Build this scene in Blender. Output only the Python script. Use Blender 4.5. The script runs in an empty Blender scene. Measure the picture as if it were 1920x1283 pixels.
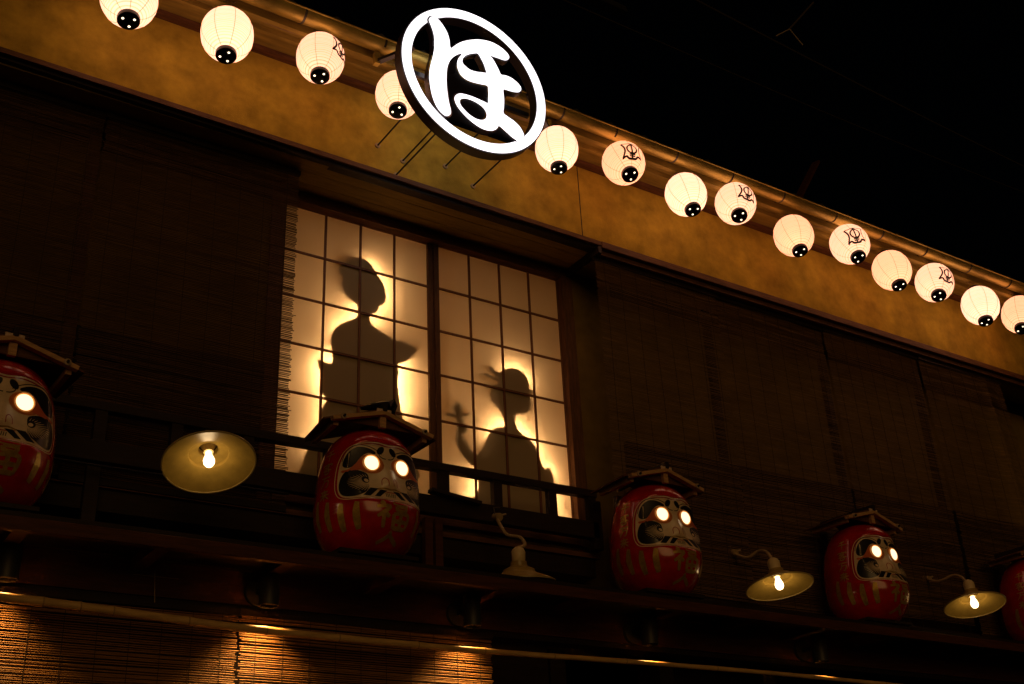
import bpy, bmesh, math, random
from mathutils import Vector, Matrix
from mathutils.geometry import delaunay_2d_cdt
random.seed(7)
S = bpy.context.scene
COL = S.collection
EYE = 1.6                      # height of the photographer's eye above the street

# ------------------------------------------------------------------ camera
CR = Vector((0.83526055, -0.54806217, -0.04435853))
CU = Vector((-0.20968742, -0.39206589, 0.89572067))
CF = Vector((0.50830208, 0.73885871, 0.44239891))
FPX, CX, CY = 2188.54, 960.0, 641.5
cam = bpy.data.cameras.new('camera')
cam.sensor_width = 36.0
cam.lens = FPX / 1920 * 36
cam.clip_start = 0.05
cam.clip_end = 3000
camo = bpy.data.objects.new('camera', cam)
COL.objects.link(camo)
M = Matrix((CR, CU, -CF)).transposed().to_4x4()
M.translation = (0, 0, EYE)
camo.matrix_world = M
S.camera = camo

# ------------------------------------------------------------------ night sky, faint warm street glow, exposure
world = bpy.data.worlds.new('World')
S.world = world
world.use_nodes = True
wn = world.node_tree
sky = wn.nodes.new('ShaderNodeTexSky')
sky.sky_type = 'NISHITA'
sky.sun_disc = False
SUN_EL, SUN_AZ = math.radians(14), math.radians(200)
sky.sun_elevation = SUN_EL
sky.sun_rotation = SUN_AZ
wn.links.new(sky.outputs[0], wn.nodes['Background'].inputs[0])
wn.nodes['Background'].inputs[1].default_value = 0.0001
sun = bpy.data.lights.new('sun', 'SUN')
sun.energy = 0.23
sun.angle = math.radians(35)
sun.color = (1.0, 0.55, 0.18)
suno = bpy.data.objects.new('sun', sun)
COL.objects.link(suno)
sd = Vector((math.sin(SUN_AZ) * math.cos(SUN_EL), math.cos(SUN_AZ) * math.cos(SUN_EL), math.sin(SUN_EL)))
suno.rotation_euler = sd.to_track_quat('Z', 'Y').to_euler()
S.view_settings.view_transform = 'Standard'
S.view_settings.look = 'None'
S.view_settings.exposure = 0
S.view_settings.gamma = 1
S.view_settings.use_curve_mapping = False
S.cycles.use_denoising = True
S.cycles.max_bounces = 7
S.cycles.diffuse_bounces = 4
S.cycles.sample_clamp_indirect = 4
S.cycles.caustics_reflective = False
S.cycles.caustics_refractive = False

# ------------------------------------------------------------------ helpers
def ray(px, py):
    return (CF * FPX + CR * (px - CX) - CU * (py - CY)).normalized()
def at(px, py, Y):             # point of the plane y=Y that the photograph shows at that pixel (eye at the origin)
    d = ray(px, py)
    return d * (Y / d.y)

def mat(name, col, rough=0.6, metal=0.0, var=0.0, scale=8.0, bump=0.0, bscale=60.0, stretch=(1, 1, 1), emit=None, estr=0.0, coat=0.0, detail=6.0, spec=0.5):
    m = bpy.data.materials.new(name)
    m.use_nodes = True
    nt = m.node_tree
    b = nt.nodes['Principled BSDF']
    b.inputs['Roughness'].default_value = rough
    b.inputs['Metallic'].default_value = metal
    b.inputs['Specular IOR Level'].default_value = spec
    b.inputs['Coat Weight'].default_value = coat
    b.inputs['Coat Roughness'].default_value = 0.12
    b.inputs['Base Color'].default_value = (*col, 1)
    if emit:
        b.inputs['Emission Color'].default_value = (*emit, 1)
        b.inputs['Emission Strength'].default_value = estr
    if var or bump:
        tc = nt.nodes.new('ShaderNodeTexCoord')
        mp = nt.nodes.new('ShaderNodeMapping')
        mp.inputs['Scale'].default_value = stretch
        nt.links.new(tc.outputs['Object'], mp.inputs[0])
    if var:
        n = nt.nodes.new('ShaderNodeTexNoise')
        n.inputs['Scale'].default_value = scale
        n.inputs['Detail'].default_value = detail
        n.inputs['Roughness'].default_value = 0.65
        nt.links.new(mp.outputs[0], n.inputs['Vector'])
        r = nt.nodes.new('ShaderNodeValToRGB')
        r.color_ramp.elements[0].position = 0.3
        r.color_ramp.elements[1].position = 0.72
        r.color_ramp.elements[0].color = (*[c * (1 - var) for c in col], 1)
        r.color_ramp.elements[1].color = (*[min(1, c * (1 + var)) for c in col], 1)
        nt.links.new(n.outputs[0], r.inputs[0])
        nt.links.new(r.outputs[0], b.inputs['Base Color'])
    if bump:
        n2 = nt.nodes.new('ShaderNodeTexNoise')
        n2.inputs['Scale'].default_value = bscale
        n2.inputs['Detail'].default_value = 5
        nt.links.new(mp.outputs[0], n2.inputs['Vector'])
        bp = nt.nodes.new('ShaderNodeBump')
        bp.inputs['Strength'].default_value = bump
        bp.inputs['Distance'].default_value = 0.004
        nt.links.new(n2.outputs[0], bp.inputs['Height'])
        nt.links.new(bp.outputs[0], b.inputs['Normal'])
    return m

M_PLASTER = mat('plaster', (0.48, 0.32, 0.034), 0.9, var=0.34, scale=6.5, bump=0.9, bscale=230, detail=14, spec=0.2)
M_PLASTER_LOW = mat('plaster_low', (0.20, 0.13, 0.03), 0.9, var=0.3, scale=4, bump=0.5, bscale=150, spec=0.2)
M_WOOD = mat('aged_wood', (0.13, 0.055, 0.022), 0.6, var=0.45, scale=9, bump=0.5, bscale=30, stretch=(1, 8, 8), spec=0.3)
M_WOODV = mat('aged_wood_upright', (0.15, 0.065, 0.025), 0.6, var=0.4, scale=9, bump=0.5, bscale=30, stretch=(8, 8, 1), spec=0.3)
M_DARK = mat('black_stained_wood', (0.022, 0.011, 0.007), 0.55, var=0.4, scale=9, bump=0.4, bscale=30, stretch=(1, 8, 8), spec=0.3)
M_RED = mat('reddish_wood', (0.085, 0.027, 0.012), 0.55, var=0.4, scale=7, bump=0.4, bscale=30, stretch=(1, 9, 9), spec=0.3)
M_SOFFIT = mat('soffit_wood', (0.31, 0.215, 0.04), 0.7, var=0.28, scale=5, bump=0.4, bscale=30, stretch=(1, 7, 7), spec=0.3)
M_MUNTIN = mat('cedar', (0.20, 0.075, 0.025), 0.55, var=0.25, scale=20, stretch=(4, 4, 1))
M_PALE = mat('pale_timber', (0.60, 0.34, 0.15), 0.6, var=0.35, scale=14, bump=0.4, bscale=60, stretch=(1, 6, 6))
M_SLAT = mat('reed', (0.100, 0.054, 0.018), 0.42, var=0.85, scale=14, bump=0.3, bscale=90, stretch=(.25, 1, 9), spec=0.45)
M_SLATR = mat('lighter_reed', (0.21, 0.125, 0.040), 0.40, var=0.85, scale=14, bump=0.3, bscale=90, stretch=(.25, 1, 9), spec=0.5)  # lighter reed for the right-hand upper blinds
M_SLAT2 = mat('golden_reed', (0.33, 0.16, 0.05), 0.5, var=0.55, scale=12, bump=0.3, bscale=90, stretch=(1, 1, 30), spec=0.5)
M_CORD = mat('cord', (0.04, 0.025, 0.012), 0.9)
M_COPPER = mat('copper_gutter', (0.52, 0.38, 0.08), 0.42, metal=0.6, var=0.4, scale=6, bump=0.25, bscale=14, stretch=(1, 3, 3))
M_BLACK = mat('black_metal', (0.008, 0.007, 0.008), 0.42)
M_BLACKPL = mat('black_plastic', (0.006, 0.005, 0.005), 0.35, spec=0.3)
M_PURPLE = mat('dark_purple_metal', (0.012, 0.005, 0.008), 0.45)
M_INK = mat('ink', (0.008, 0.006, 0.005), 0.5)
M_SIGN = mat('sign_light', (0.9, 0.9, 0.9), 0.5, emit=(1.0, 0.93, 0.98), estr=1.9)
M_REDPAINT = mat('red_lacquer', (0.52, 0.010, 0.006), 0.24, var=0.28, scale=11, bump=0.2, bscale=22, coat=0.7)
M_WHITEPAINT = mat('face_white', (0.88, 0.66, 0.43), 0.35, var=0.15, scale=18, coat=0.4)
M_BLACKPAINT = mat('black_paint', (0.012, 0.009, 0.007), 0.35, coat=0.3)
M_GOLD = mat('gold_paint', (0.50, 0.30, 0.04), 0.34, metal=0.35, var=0.35, scale=40, bump=0.3, bscale=140)
M_ORANGE = mat('orange_paint', (0.62, 0.13, 0.03), 0.4)
M_LIP = mat('red_line_paint', (0.45, 0.02, 0.015), 0.4)
M_EYE = mat('glowing_eye', (0.9, 0.8, 0.6), 0.5, emit=(1.0, 0.78, 0.46), estr=1.75)
M_EYERIM = mat('eye_rim', (0.75, 0.30, 0.08), 0.5, emit=(1.0, 0.36, 0.06), estr=.22)
M_ENAMEL = mat('cream_enamel', (0.40, 0.27, 0.06), 0.28, var=0.2, scale=16, bump=0.1, bscale=20)
M_PORC = mat('porcelain', (0.75, 0.6, 0.32), 0.35)
M_PIPE = mat('painted_pipe', (0.42, 0.30, 0.15), 0.45, var=0.25, scale=30)
M_BULB = mat('bulb', (1, 0.9, 0.7), 0.2, emit=(1.0, 0.70, 0.36), estr=5)
M_BOLT = mat('steel', (0.55, 0.42, 0.30), 0.4, metal=0.3)
M_CAN = mat('grey_spot_housing', (0.03, 0.028, 0.025), 0.5)
M_BAMBOO = mat('bamboo', (0.66, 0.42, 0.16), 0.34, var=0.3, scale=10, stretch=(1, 6, 6))
M_NODE = mat('bamboo_node', (0.40, 0.25, 0.10), 0.5)
M_BOARD = mat('silhouette_board', (0.36, 0.27, 0.15), 0.9)
M_ROOMWALL = mat('room_wall', (0.26, 0.18, 0.10), 0.9)
M_GROUND = mat('asphalt', (0.045, 0.043, 0.042), 0.85, var=0.3, scale=3, bump=0.4, bscale=200)
M_TILE = mat('roof_tile', (0.05, 0.05, 0.055), 0.45, var=0.2, scale=10)
M_WIRE = mat('clear_cable', (0.30, 0.20, 0.09), 0.35)
M_RUBBER = mat('black_cable', (0.07, 0.055, 0.04), 0.5)
M_BARE = mat('flaked_paint', (0.75, 0.55, 0.42), 0.7, var=0.3, scale=80)

def mat_emit(name, col, s):
    m = bpy.data.materials.new(name); m.use_nodes = True
    nt = m.node_tree; nt.nodes.clear()
    e = nt.nodes.new('ShaderNodeEmission'); o = nt.nodes.new('ShaderNodeOutputMaterial')
    e.inputs[0].default_value = (*col, 1); e.inputs[1].default_value = s
    nt.links.new(e.outputs[0], o.inputs[0])
    return m
M_LED = mat_emit('led', (1.0, 0.59, 0.29), 106)

def mat_paper():                # shoji paper: light falls through it
    m = bpy.data.materials.new('shoji_paper'); m.use_nodes = True
    nt = m.node_tree; nt.nodes.clear()
    o = nt.nodes.new('ShaderNodeOutputMaterial')
    d = nt.nodes.new('ShaderNodeBsdfDiffuse'); t = nt.nodes.new('ShaderNodeBsdfTranslucent')
    mx = nt.nodes.new('ShaderNodeMixShader'); mx.inputs[0].default_value = 0.62
    tc = nt.nodes.new('ShaderNodeTexCoord'); n = nt.nodes.new('ShaderNodeTexNoise')
    n.inputs['Scale'].default_value = 3.0; n.inputs['Detail'].default_value = 8
    r = nt.nodes.new('ShaderNodeValToRGB')
    r.color_ramp.elements[0].color = (0.74, 0.60, 0.38, 1); r.color_ramp.elements[1].color = (0.90, 0.77, 0.52, 1)
    nt.links.new(tc.outputs['Object'], n.inputs['Vector']); nt.links.new(n.outputs[0], r.inputs[0])
    nt.links.new(r.outputs[0], d.inputs[0]); nt.links.new(r.outputs[0], t.inputs[0])
    nt.links.new(d.outputs[0], mx.inputs[1]); nt.links.new(t.outputs[0], mx.inputs[2])
    nt.links.new(mx.outputs[0], o.inputs[0])
    return m
M_PAPER = mat_paper()

def mat_lantern(name, tint, strength, ringdark):   # oiled paper over hoops, lit from inside
    m = bpy.data.materials.new(name); m.use_nodes = True
    nt = m.node_tree; nt.nodes.clear()
    L = nt.links.new
    o = nt.nodes.new('ShaderNodeOutputMaterial')
    tc = nt.nodes.new('ShaderNodeTexCoord'); sp = nt.nodes.new('ShaderNodeSeparateXYZ')
    L(tc.outputs['Object'], sp.inputs[0])
    w = nt.nodes.new('ShaderNodeMath'); w.operation = 'MULTIPLY'; w.inputs[1].default_value = 2 * math.pi / 0.0112
    L(sp.outputs[2], w.inputs[0])
    s = nt.nodes.new('ShaderNodeMath'); s.operation = 'SINE'; L(w.outputs[0], s.inputs[0])
    p = nt.nodes.new('ShaderNodeMapRange'); p.inputs[1].default_value = 0.25; p.inputs[2].default_value = 1.0
    L(s.outputs[0], p.inputs[0])
    n = nt.nodes.new('ShaderNodeTexNoise'); n.inputs['Scale'].default_value = 9; n.inputs['Detail'].default_value = 7
    L(tc.outputs['Object'], n.inputs['Vector'])
    nr = nt.nodes.new('ShaderNodeMapRange'); nr.inputs[3].default_value = 0.86; nr.inputs[4].default_value = 1.12
    L(n.outputs[0], nr.inputs[0])
    mc = nt.nodes.new('ShaderNodeMix'); mc.data_type = 'RGBA'
    mc.inputs[6].default_value = (*tint, 1)
    mc.inputs[7].default_value = (tint[0] * ringdark, tint[1] * ringdark * 0.86, tint[2] * ringdark * 0.66, 1)
    L(p.outputs[0], mc.inputs[0])
    e = nt.nodes.new('ShaderNodeEmission'); L(mc.outputs[2], e.inputs[0])
    m2 = nt.nodes.new('ShaderNodeMath'); m2.operation = 'MULTIPLY'; m2.inputs[1].default_value = strength
    L(nr.outputs[0], m2.inputs[0]); L(m2.outputs[0], e.inputs[1])
    t = nt.nodes.new('ShaderNodeBsdfTranslucent'); t.inputs[0].default_value = (0.8, 0.62, 0.42, 1)
    a = nt.nodes.new('ShaderNodeAddShader'); L(e.outputs[0], a.inputs[0]); L(t.outputs[0], a.inputs[1])
    L(a.outputs[0], o.inputs[0])
    return m
M_LANTERNS = [mat_lantern('lantern_paper', (1.0, 0.53, 0.39), 1.26, 0.45),
              mat_lantern('lantern_paper_printed', (1.0, 0.51, 0.35), 1.14, 0.26),
              mat_lantern('lantern_paper_peach', (1.0, 0.43, 0.26), 1.12, 0.40)]

# ---- mesh builders
class MB:
    def __init__(s): s.v = []; s.f = []
    def add(s, vs, fs):
        n = len(s.v); s.v += [tuple(v) for v in vs]; s.f += [tuple(i + n for i in f) for f in fs]; return s
    def box(s, a, b):
        x0, y0, z0 = a; x1, y1, z1 = b
        if x0 > x1: x0, x1 = x1, x0
        if y0 > y1: y0, y1 = y1, y0
        if z0 > z1: z0, z1 = z1, z0
        return s.add([(x0, y0, z0), (x1, y0, z0), (x1, y1, z0), (x0, y1, z0), (x0, y0, z1), (x1, y0, z1), (x1, y1, z1), (x0, y1, z1)],
                     [(0, 3, 2, 1), (4, 5, 6, 7), (0, 1, 5, 4), (1, 2, 6, 5), (2, 3, 7, 6), (3, 0, 4, 7)])
    def bar(s, p, q, w, h, up=(0, 0, 1)):
        p, q = Vector(p), Vector(q); d = (q - p).normalized(); up = Vector(up)
        a = d.cross(up).normalized() * (w / 2); b = a.cross(d).normalized() * (h / 2)
        return s.add([p - a - b, p + a - b, p + a + b, p - a + b, q - a - b, q + a - b, q + a + b, q - a + b],
                     [(0, 3, 2, 1), (4, 5, 6, 7), (0, 1, 5, 4), (1, 2, 6, 5), (2, 3, 7, 6), (3, 0, 4, 7)])
    def tube(s, pts, r, n=10, caps=True):
        pts = [Vector(p) for p in pts]; rs = r if isinstance(r, (list, tuple)) else [r] * len(pts)
        vs = []; fs = []; ref = Vector((0, 0, 1))
        d0 = (pts[1] - pts[0]).normalized()
        if abs(d0.dot(ref)) > 0.9: ref = Vector((1, 0, 0))
        for i, p in enumerate(pts):
            d = (pts[min(i + 1, len(pts) - 1)] - pts[max(i - 1, 0)]).normalized()
            a = d.cross(ref).normalized(); b = a.cross(d); ref = b if abs(d.dot(b)) < .9 else ref
            for k in range(n):
                t = 2 * math.pi * k / n
                vs.append(p + (a * math.cos(t) + b * math.sin(t)) * rs[i])
        for i in range(len(pts) - 1):
            for k in range(n):
                k2 = (k + 1) % n
                fs.append((i * n + k, i * n + k2, (i + 1) * n + k2, (i + 1) * n + k))
        if caps:
            fs.append(tuple(range(n))[::-1]); m = (len(pts) - 1) * n; fs.append(tuple(range(m, m + n)))
        return s.add(vs, fs)
    def lathe(s, prof, n=32, R=None, o=(0, 0, 0), closed=False):   # prof: (r, z) ; axis +z turned by R
        R = R or Matrix.Identity(3); o = Vector(o); vs = []; fs = []
        for r, z in prof:
            for k in range(n):
                t = 2 * math.pi * k / n
                vs.append(o + R @ Vector((r * math.cos(t), r * math.sin(t), z)))
        m = len(prof)
        for i in range(m - 1 + (1 if closed else 0)):
            j = (i + 1) % m
            for k in range(n):
                k2 = (k + 1) % n
                fs.append((i * n + k, i * n + k2, j * n + k2, j * n + k))
        if not closed:
            if prof[0][0] > 1e-6: fs.append(tuple(range(n))[::-1])
            if prof[-1][0] > 1e-6: fs.append(tuple(range((m - 1) * n, m * n)))
        return s.add(vs, fs)
    def disc(s, c, nrm, r, n=20):
        c = Vector(c); nrm = Vector(nrm).normalized(); a = nrm.orthogonal().normalized(); b = nrm.cross(a)
        return s.add([c + (a * math.cos(2 * math.pi * k / n) + b * math.sin(2 * math.pi * k / n)) * r for k in range(n)], [tuple(range(n))])
    def obj(s, name, m, parent=None, smooth=False, bevel=0.0, origin=None):
        me = bpy.data.meshes.new(name)
        if origin is not None:
            ov = Vector(origin); vs = [tuple(Vector(v) - ov) for v in s.v]
        else: vs = s.v
        me.from_pydata(vs, [], s.f); me.update()
        if smooth:
            me.polygons.foreach_set('use_smooth', [True] * len(me.polygons))
            me.set_sharp_from_angle(angle=math.radians(40))
        o = bpy.data.objects.new(name, me); COL.objects.link(o)
        me.materials.append(m)
        if origin is not None: o.location = origin
        if parent: o.parent = parent
        if bevel:
            bm = bmesh.new(); bm.from_mesh(me)
            bmesh.ops.bevel(bm, geom=[e for e in bm.edges], offset=bevel, segments=2, affect='EDGES', profile=0.6)
            bm.to_mesh(me); bm.free()
        return o

def tag(o, label=None, cat=None, group=None, kind=None):
    if label: o['label'] = label
    if cat: o['category'] = cat
    if group: o['group'] = group
    if kind: o['kind'] = kind
    return o
def empty(name, loc=(0, 0, 0), **k):
    o = bpy.data.objects.new(name, None); COL.objects.link(o); o.location = loc; o.empty_display_size = .1
    return tag(o, **k)
def copy_tree(o, parent=None):
    c = o.copy(); COL.objects.link(c); c.parent = parent
    for ch in [x for x in KIDS.get(o.name, [])]: copy_tree(ch, c)
    return c
KIDS = {}
def index_kids():
    KIDS.clear()
    for o in COL.objects:
        if o.parent: KIDS.setdefault(o.parent.name, []).append(o)

def spline(pts, closed=True, n=6):
    out = []; m = len(pts)
    rng = range(m) if closed else range(m - 1)
    for i in rng:
        if closed: p0, p1, p2, p3 = pts[(i - 1) % m], pts[i], pts[(i + 1) % m], pts[(i + 2) % m]
        else: p0, p1, p2, p3 = pts[max(i - 1, 0)], pts[i], pts[i + 1], pts[min(i + 2, m - 1)]
        for k in range(n):
            t = k / n; t2 = t * t; t3 = t2 * t
            out.append(tuple(0.5 * (2 * b + (c - a) * t + (2 * a - 5 * b + 4 * c - d) * t2 + (3 * b - a - 3 * c + d) * t3) for a, b, c, d in zip(p0, p1, p2, p3)))
    if not closed: out.append(tuple(pts[-1]))
    return out

def plate(name, outlines, Y, depth, m, parent=None, offset=0.0, bevel=0.0, ploc=(0, 0, 0)):
    """solid plate standing in the x-z plane, its middle at y=Y; outlines are closed lists of (x, z), holes included"""
    cu = bpy.data.curves.new(name, 'CURVE'); cu.dimensions = '2D'; cu.fill_mode = 'BOTH'
    cu.extrude = depth / 2; cu.offset = offset; cu.bevel_depth = bevel; cu.bevel_resolution = 2
    for ol in outlines:
        sp = cu.splines.new('POLY'); sp.points.add(len(ol) - 1); sp.use_cyclic_u = True
        for i, (x, z) in enumerate(ol): sp.points[i].co = (x, z, 0, 1)
    o = bpy.data.objects.new(name + '_tmp', cu); COL.objects.link(o)
    dg = bpy.context.evaluated_depsgraph_get(); dg.update()
    me = bpy.data.meshes.new_from_object(o.evaluated_get(dg)); me.name = name
    bpy.data.objects.remove(o); bpy.data.curves.remove(cu)
    me.materials.clear(); me.materials.append(m)
    me.transform(Matrix.Translation(Vector((0, Y, 0)) - Vector(ploc)) @ Matrix.Rotation(math.pi / 2, 4, 'X'))
    ob = bpy.data.objects.new(name, me); COL.objects.link(ob)
    if parent: ob.parent = parent
    return ob

# ================================================================== STREET AND BUILDING
g = MB().add([(-400, -400, -EYE), (400, -400, -EYE), (400, 400, -EYE), (-400, 400, -EYE)], [(0, 1, 2, 3)]).obj('street', M_GROUND)
tag(g, kind='structure')

B = empty('restaurant_building', label='two-storey wooden restaurant front with ochre plaster band under a copper gutter', cat='building')
XL, XR = -6.0, 24.0
# plaster band: two panels with a joint
Z0L, Z0R = 3.84, 3.84
MB().box((XL, 4.97, 3.845), (4.0, 5.25, 4.45)).obj('plaster_panel', M_PLASTER, B)
MB().box((4.008, 4.975, 3.845), (XR, 5.25, 4.45)).obj('plaster_panel', M_PLASTER, B)
MB().box((3.999, 4.972, 3.846), (4.009, 4.98, 4.44)).obj('joint_strip', M_DARK, B)
# moulding under the plaster
MB().bar((XL, 4.955, 3.885), (4.12, 4.955, 3.822), 0.05, 0.03).obj('trim_board', M_WOOD, B)
MB().bar((XL, 4.985, 3.862), (4.12, 4.985, 3.797), 0.06, 0.018).obj('trim_board', M_DARK, B)
MB().box((4.12, 4.925, 3.79), (XR, 4.968, 3.838)).obj('trim_board', M_WOOD, B, bevel=.004)
MB().box((4.12, 4.955, 3.755), (XR, 5.0, 3.788)).obj('trim_board', M_WOOD, B)
MB().box((4.09, 4.93, 3.75), (4.118, 5.30, 3.798)).obj('end_board', M_DARK, B)
# soffit under the jettied band
for k in range(3):
    y0 = 4.985 + k * .108
    MB().box((XL, y0, 3.80), (XR, y0 + .104, 3.843)).obj('soffit_board', M_SOFFIT, B)
# eave: board soffit, fascia, rafters
for k in range(2):
    MB().box((XL, 4.69 + k * .14, 4.425), (XR, 4.826 + k * .14, 4.445)).obj('eave_board', M_SOFFIT, B)
MB().box((XL, 4.925, 4.395), (XR, 4.968, 4.424)).obj('eave_moulding', M_WOOD, B)
MB().box((XL, 4.655, 4.37), (XR, 4.686, 4.46)).obj('fascia_board', M_SOFFIT, B)
MB().bar((XL, 4.78, 4.405), (XR, 4.78, 4.405), .022, .035).obj('eave_batten', M_SOFFIT, B)
# gutter
def gutter():
    mb = MB(); n = 10; prof = []
    for k in range(n + 1):
        t = math.pi * k / n
        prof.append((4.602 - math.cos(t) * .05, 4.443 - math.sin(t) * .05))
    for k in range(n, -1, -1):
        t = math.pi * k / n
        prof.append((4.602 - math.cos(t) * .046, 4.443 - math.sin(t) * .046))
    xs = [XL + i * .47 + random.uniform(-.02, .02) for i in range(63)]
    vs = []; fs = []
    for i, x in enumerate(xs):
        dz = random.uniform(-.0025, .0025)
        for (y, z) in prof: vs.append((x, y, z + dz))
    P = len(prof)
    for i in range(len(xs) - 1):
        for k in range(P): fs.append((i * P + k, i * P + (k + 1) % P, (i + 1) * P + (k + 1) % P, (i + 1) * P + k))
    return mb.add(vs, fs).obj('gutter', M_COPPER, B, smooth=True)
gut = gutter()
lip = MB().tube([(XL, 4.551, 4.445), (XR, 4.551, 4.445)], .0055, 8).obj('gutter_lip', M_COPPER, gut, smooth=True)
jx = [.4159, .5212, .61, .70, .79, .8795, .9897, 1.0968, 1.2029, 1.3174, 1.426, 1.5345, 1.6501, 1.7605, 1.87]
for i, rx in enumerate([.1, .2, .3] + jx):
    x = rx * 4.57
    mb = MB(); n = 10; vs = []; fs = []
    for k in range(n + 1):
        t = math.pi * k / n
        for (xx, rr) in ((x - .007, .0515), (x + .007, .0515)):
            vs.append((xx, 4.602 - math.cos(t) * rr, 4.443 - math.sin(t) * rr))
    for k in range(n): fs.append((k * 2, k * 2 + 1, k * 2 + 3, k * 2 + 2))
    mb.add(vs, fs); mb.bar((x, 4.64, 4.42), (x, 4.66, 4.43), .012, .02)
    mb.obj('gutter_bracket', M_RUBBER if i % 2 else M_CORD, gut)
# roof slope and its tile rows
rf = MB().add([(XL, 4.6, 4.475), (XR, 4.6, 4.475), (XR, 9.5, 6.4), (XL, 9.5, 6.4), (XL, 4.6, 4.452), (XR, 4.6, 4.452), (XR, 9.5, 6.3), (XL, 9.5, 6.3)],
              [(0, 1, 2, 3), (4, 7, 6, 5), (0, 4, 5, 1), (3, 2, 6, 7), (1, 5, 6, 2), (0, 3, 7, 4)]).obj('roof', M_TILE, B)
mb = MB()
for i in range(108):
    x = XL + .14 + i * .275
    mb.tube([(x, 4.64, 4.50), (x, 9.5, 6.41)], .045, 8)
t = mb.obj('tile_rows', M_TILE, rf); t['kind'] = 'stuff'
# recess wall of the upper floor (y 5.30) around the window
WX0, WX1 = 2.05, 4.135
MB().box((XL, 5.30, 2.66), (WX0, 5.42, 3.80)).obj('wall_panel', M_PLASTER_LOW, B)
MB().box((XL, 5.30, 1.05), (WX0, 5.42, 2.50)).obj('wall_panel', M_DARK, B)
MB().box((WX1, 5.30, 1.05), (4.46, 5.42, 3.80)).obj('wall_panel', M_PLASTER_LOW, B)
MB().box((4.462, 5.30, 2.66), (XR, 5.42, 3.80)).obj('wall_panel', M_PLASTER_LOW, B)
MB().box((4.462, 5.31, 1.05), (XR, 5.42, 2.50)).obj('wall_panel', M_DARK, B)
for a, b in ((XL, WX0), (4.462, XR)):
    MB().box((a, 5.27, 2.505), (b, 5.40, 2.655)).obj('crossbeam', M_DARK, B)
    MB().box((a, 5.29, 3.70), (b, 5.298, 3.798)).obj('head_board', M_DARK, B)
for x in (-1.6, .02, 1.06, 5.3, 6.45, 7.55, 9.0):
    MB().box((x - .028, 5.262, 1.05), (x + .028, 5.299, 3.80)).obj('post', M_WOODV if x in (1.06,) else M_DARK, B)
MB().box((WX0, 5.30, 1.05), (WX1, 5.42, 1.93)).obj('wall_panel', M_PLASTER_LOW, B)
# window frame
MB().box((WX0, 5.285, 3.735), (WX1, 5.43, 3.80)).obj('window_head', M_WOOD, B)
MB().box((4.05, 5.285, 1.93), (4.133, 5.43, 3.733)).obj('window_jamb', M_WOODV, B)
MB().box((WX0, 5.285, 1.93), (2.12, 5.43, 3.733)).obj('window_jamb', M_WOODV, B)
MB().box((2.122, 5.27, 1.93), (4.048, 5.43, 1.985)).obj('window_sill', M_WOOD, B)
# room behind the paper
MB().box((1.9, 5.95, 1.6), (4.4, 6.0, 4.0)).obj('room_wall', M_ROOMWALL, B)
MB().box((1.9, 5.44, 3.90), (4.4, 5.948, 3.95)).obj('room_ceiling', M_ROOMWALL, B)
MB().box((1.9, 5.44, 1.6), (4.4, 5.948, 1.65)).obj('room_floor', M_ROOMWALL, B)
MB().box((1.85, 5.44, 1.65), (1.898, 5.99, 3.9)).obj('room_wall', M_ROOMWALL, B)
MB().box((4.402, 5.44, 1.65), (4.45, 5.99, 3.9)).obj('room_wall', M_ROOMWALL, B)

# shoji sashes
def sash(x0, x1, Y, cols, rows=6, top=3.733, bot=1.99, xc=None):
    fr = empty('shoji_sash'); fr.parent = B
    st = .032
    MB().box((x0 - st, Y - .012, bot - .05), (x0, Y + .016, top)).obj('stile', M_WOODV, fr)
    MB().box((x1, Y - .012, bot - .05), (x1 + st, Y + .016, top)).obj('stile', M_WOODV, fr)
    MB().box((x0, Y - .010, bot - .05), (x1, Y + .016, bot)).obj('bottom_rail', M_WOOD, fr)
    rh = (3.726 - bot) / rows; cw = (xc if xc else x1 - x0) / cols
    xs_ = [x0] + [x1 - (cols - i) * cw for i in range(1, cols)] + [x1]
    for i in range(1, cols):
        x = xs_[i]
        MB().box((x - .0063, Y - .006, bot), (x + .0063, Y + .004, top)).obj('muntin', M_MUNTIN, fr)
    for j in range(1, rows):
        z = bot + j * rh
        MB().box((x0, Y - .0075, z - .0063), (x1, Y + .002, z + .0063)).obj('muntin', M_MUNTIN, fr)
    for i in range(cols):
        for j in range(rows):
            xa, xb = xs_[i], xs_[i + 1]
            za = bot + j * rh; zb = za + rh if j < rows - 1 else top
            MB().add([(xa, Y + .006, za), (xb, Y + .006, za), (xb, Y + .006, zb), (xa, Y + .006, zb)], [(0, 1, 2, 3)]).obj('pane', M_PAPER, fr)
sash(3.151, 4.046, 5.34, 4)
sash(2.158, 3.082, 5.352, 4, xc=.898)

# balcony railing
RY = 5.03
rl = empty('railing'); rl.parent = B
MB().box((XL, RY, 2.141), (4.0, RY + .05, 2.183)).obj('top_rail', M_DARK, rl, bevel=.003)
MB().box((XL, RY, 1.897), (4.0, RY + .05, 1.994)).obj('middle_rail', M_DARK, rl, bevel=.003)
for x in (-.55, -.2, .15, .5, .85, 1.2, 1.55, 1.9, 2.33, 2.64, 2.992, 3.325, 3.69, 3.965):
    MB().box((x - .027, RY + .006, 1.995), (x + .027, RY + .044, 2.140)).obj('baluster', M_DARK, rl)
MB().box((XL, RY + .09, 1.70), (4.02, 5.296, 1.80)).obj('balcony_beam', M_DARK, rl)
MB().box((XL, RY + .07, 1.803), (4.04, 5.296, 1.83)).obj('balcony_floor', M_WOOD, rl)
MB().box((3.96, RY, 1.835), (4.02, RY + .06, 2.12)).obj('end_post', M_DARK, rl)
for x in (2.905, 2.965):
    MB().box((x - .022, RY + .03, 1.47), (x + .022, RY + .068, 1.88)).obj('support_post', M_RED, rl)
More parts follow.
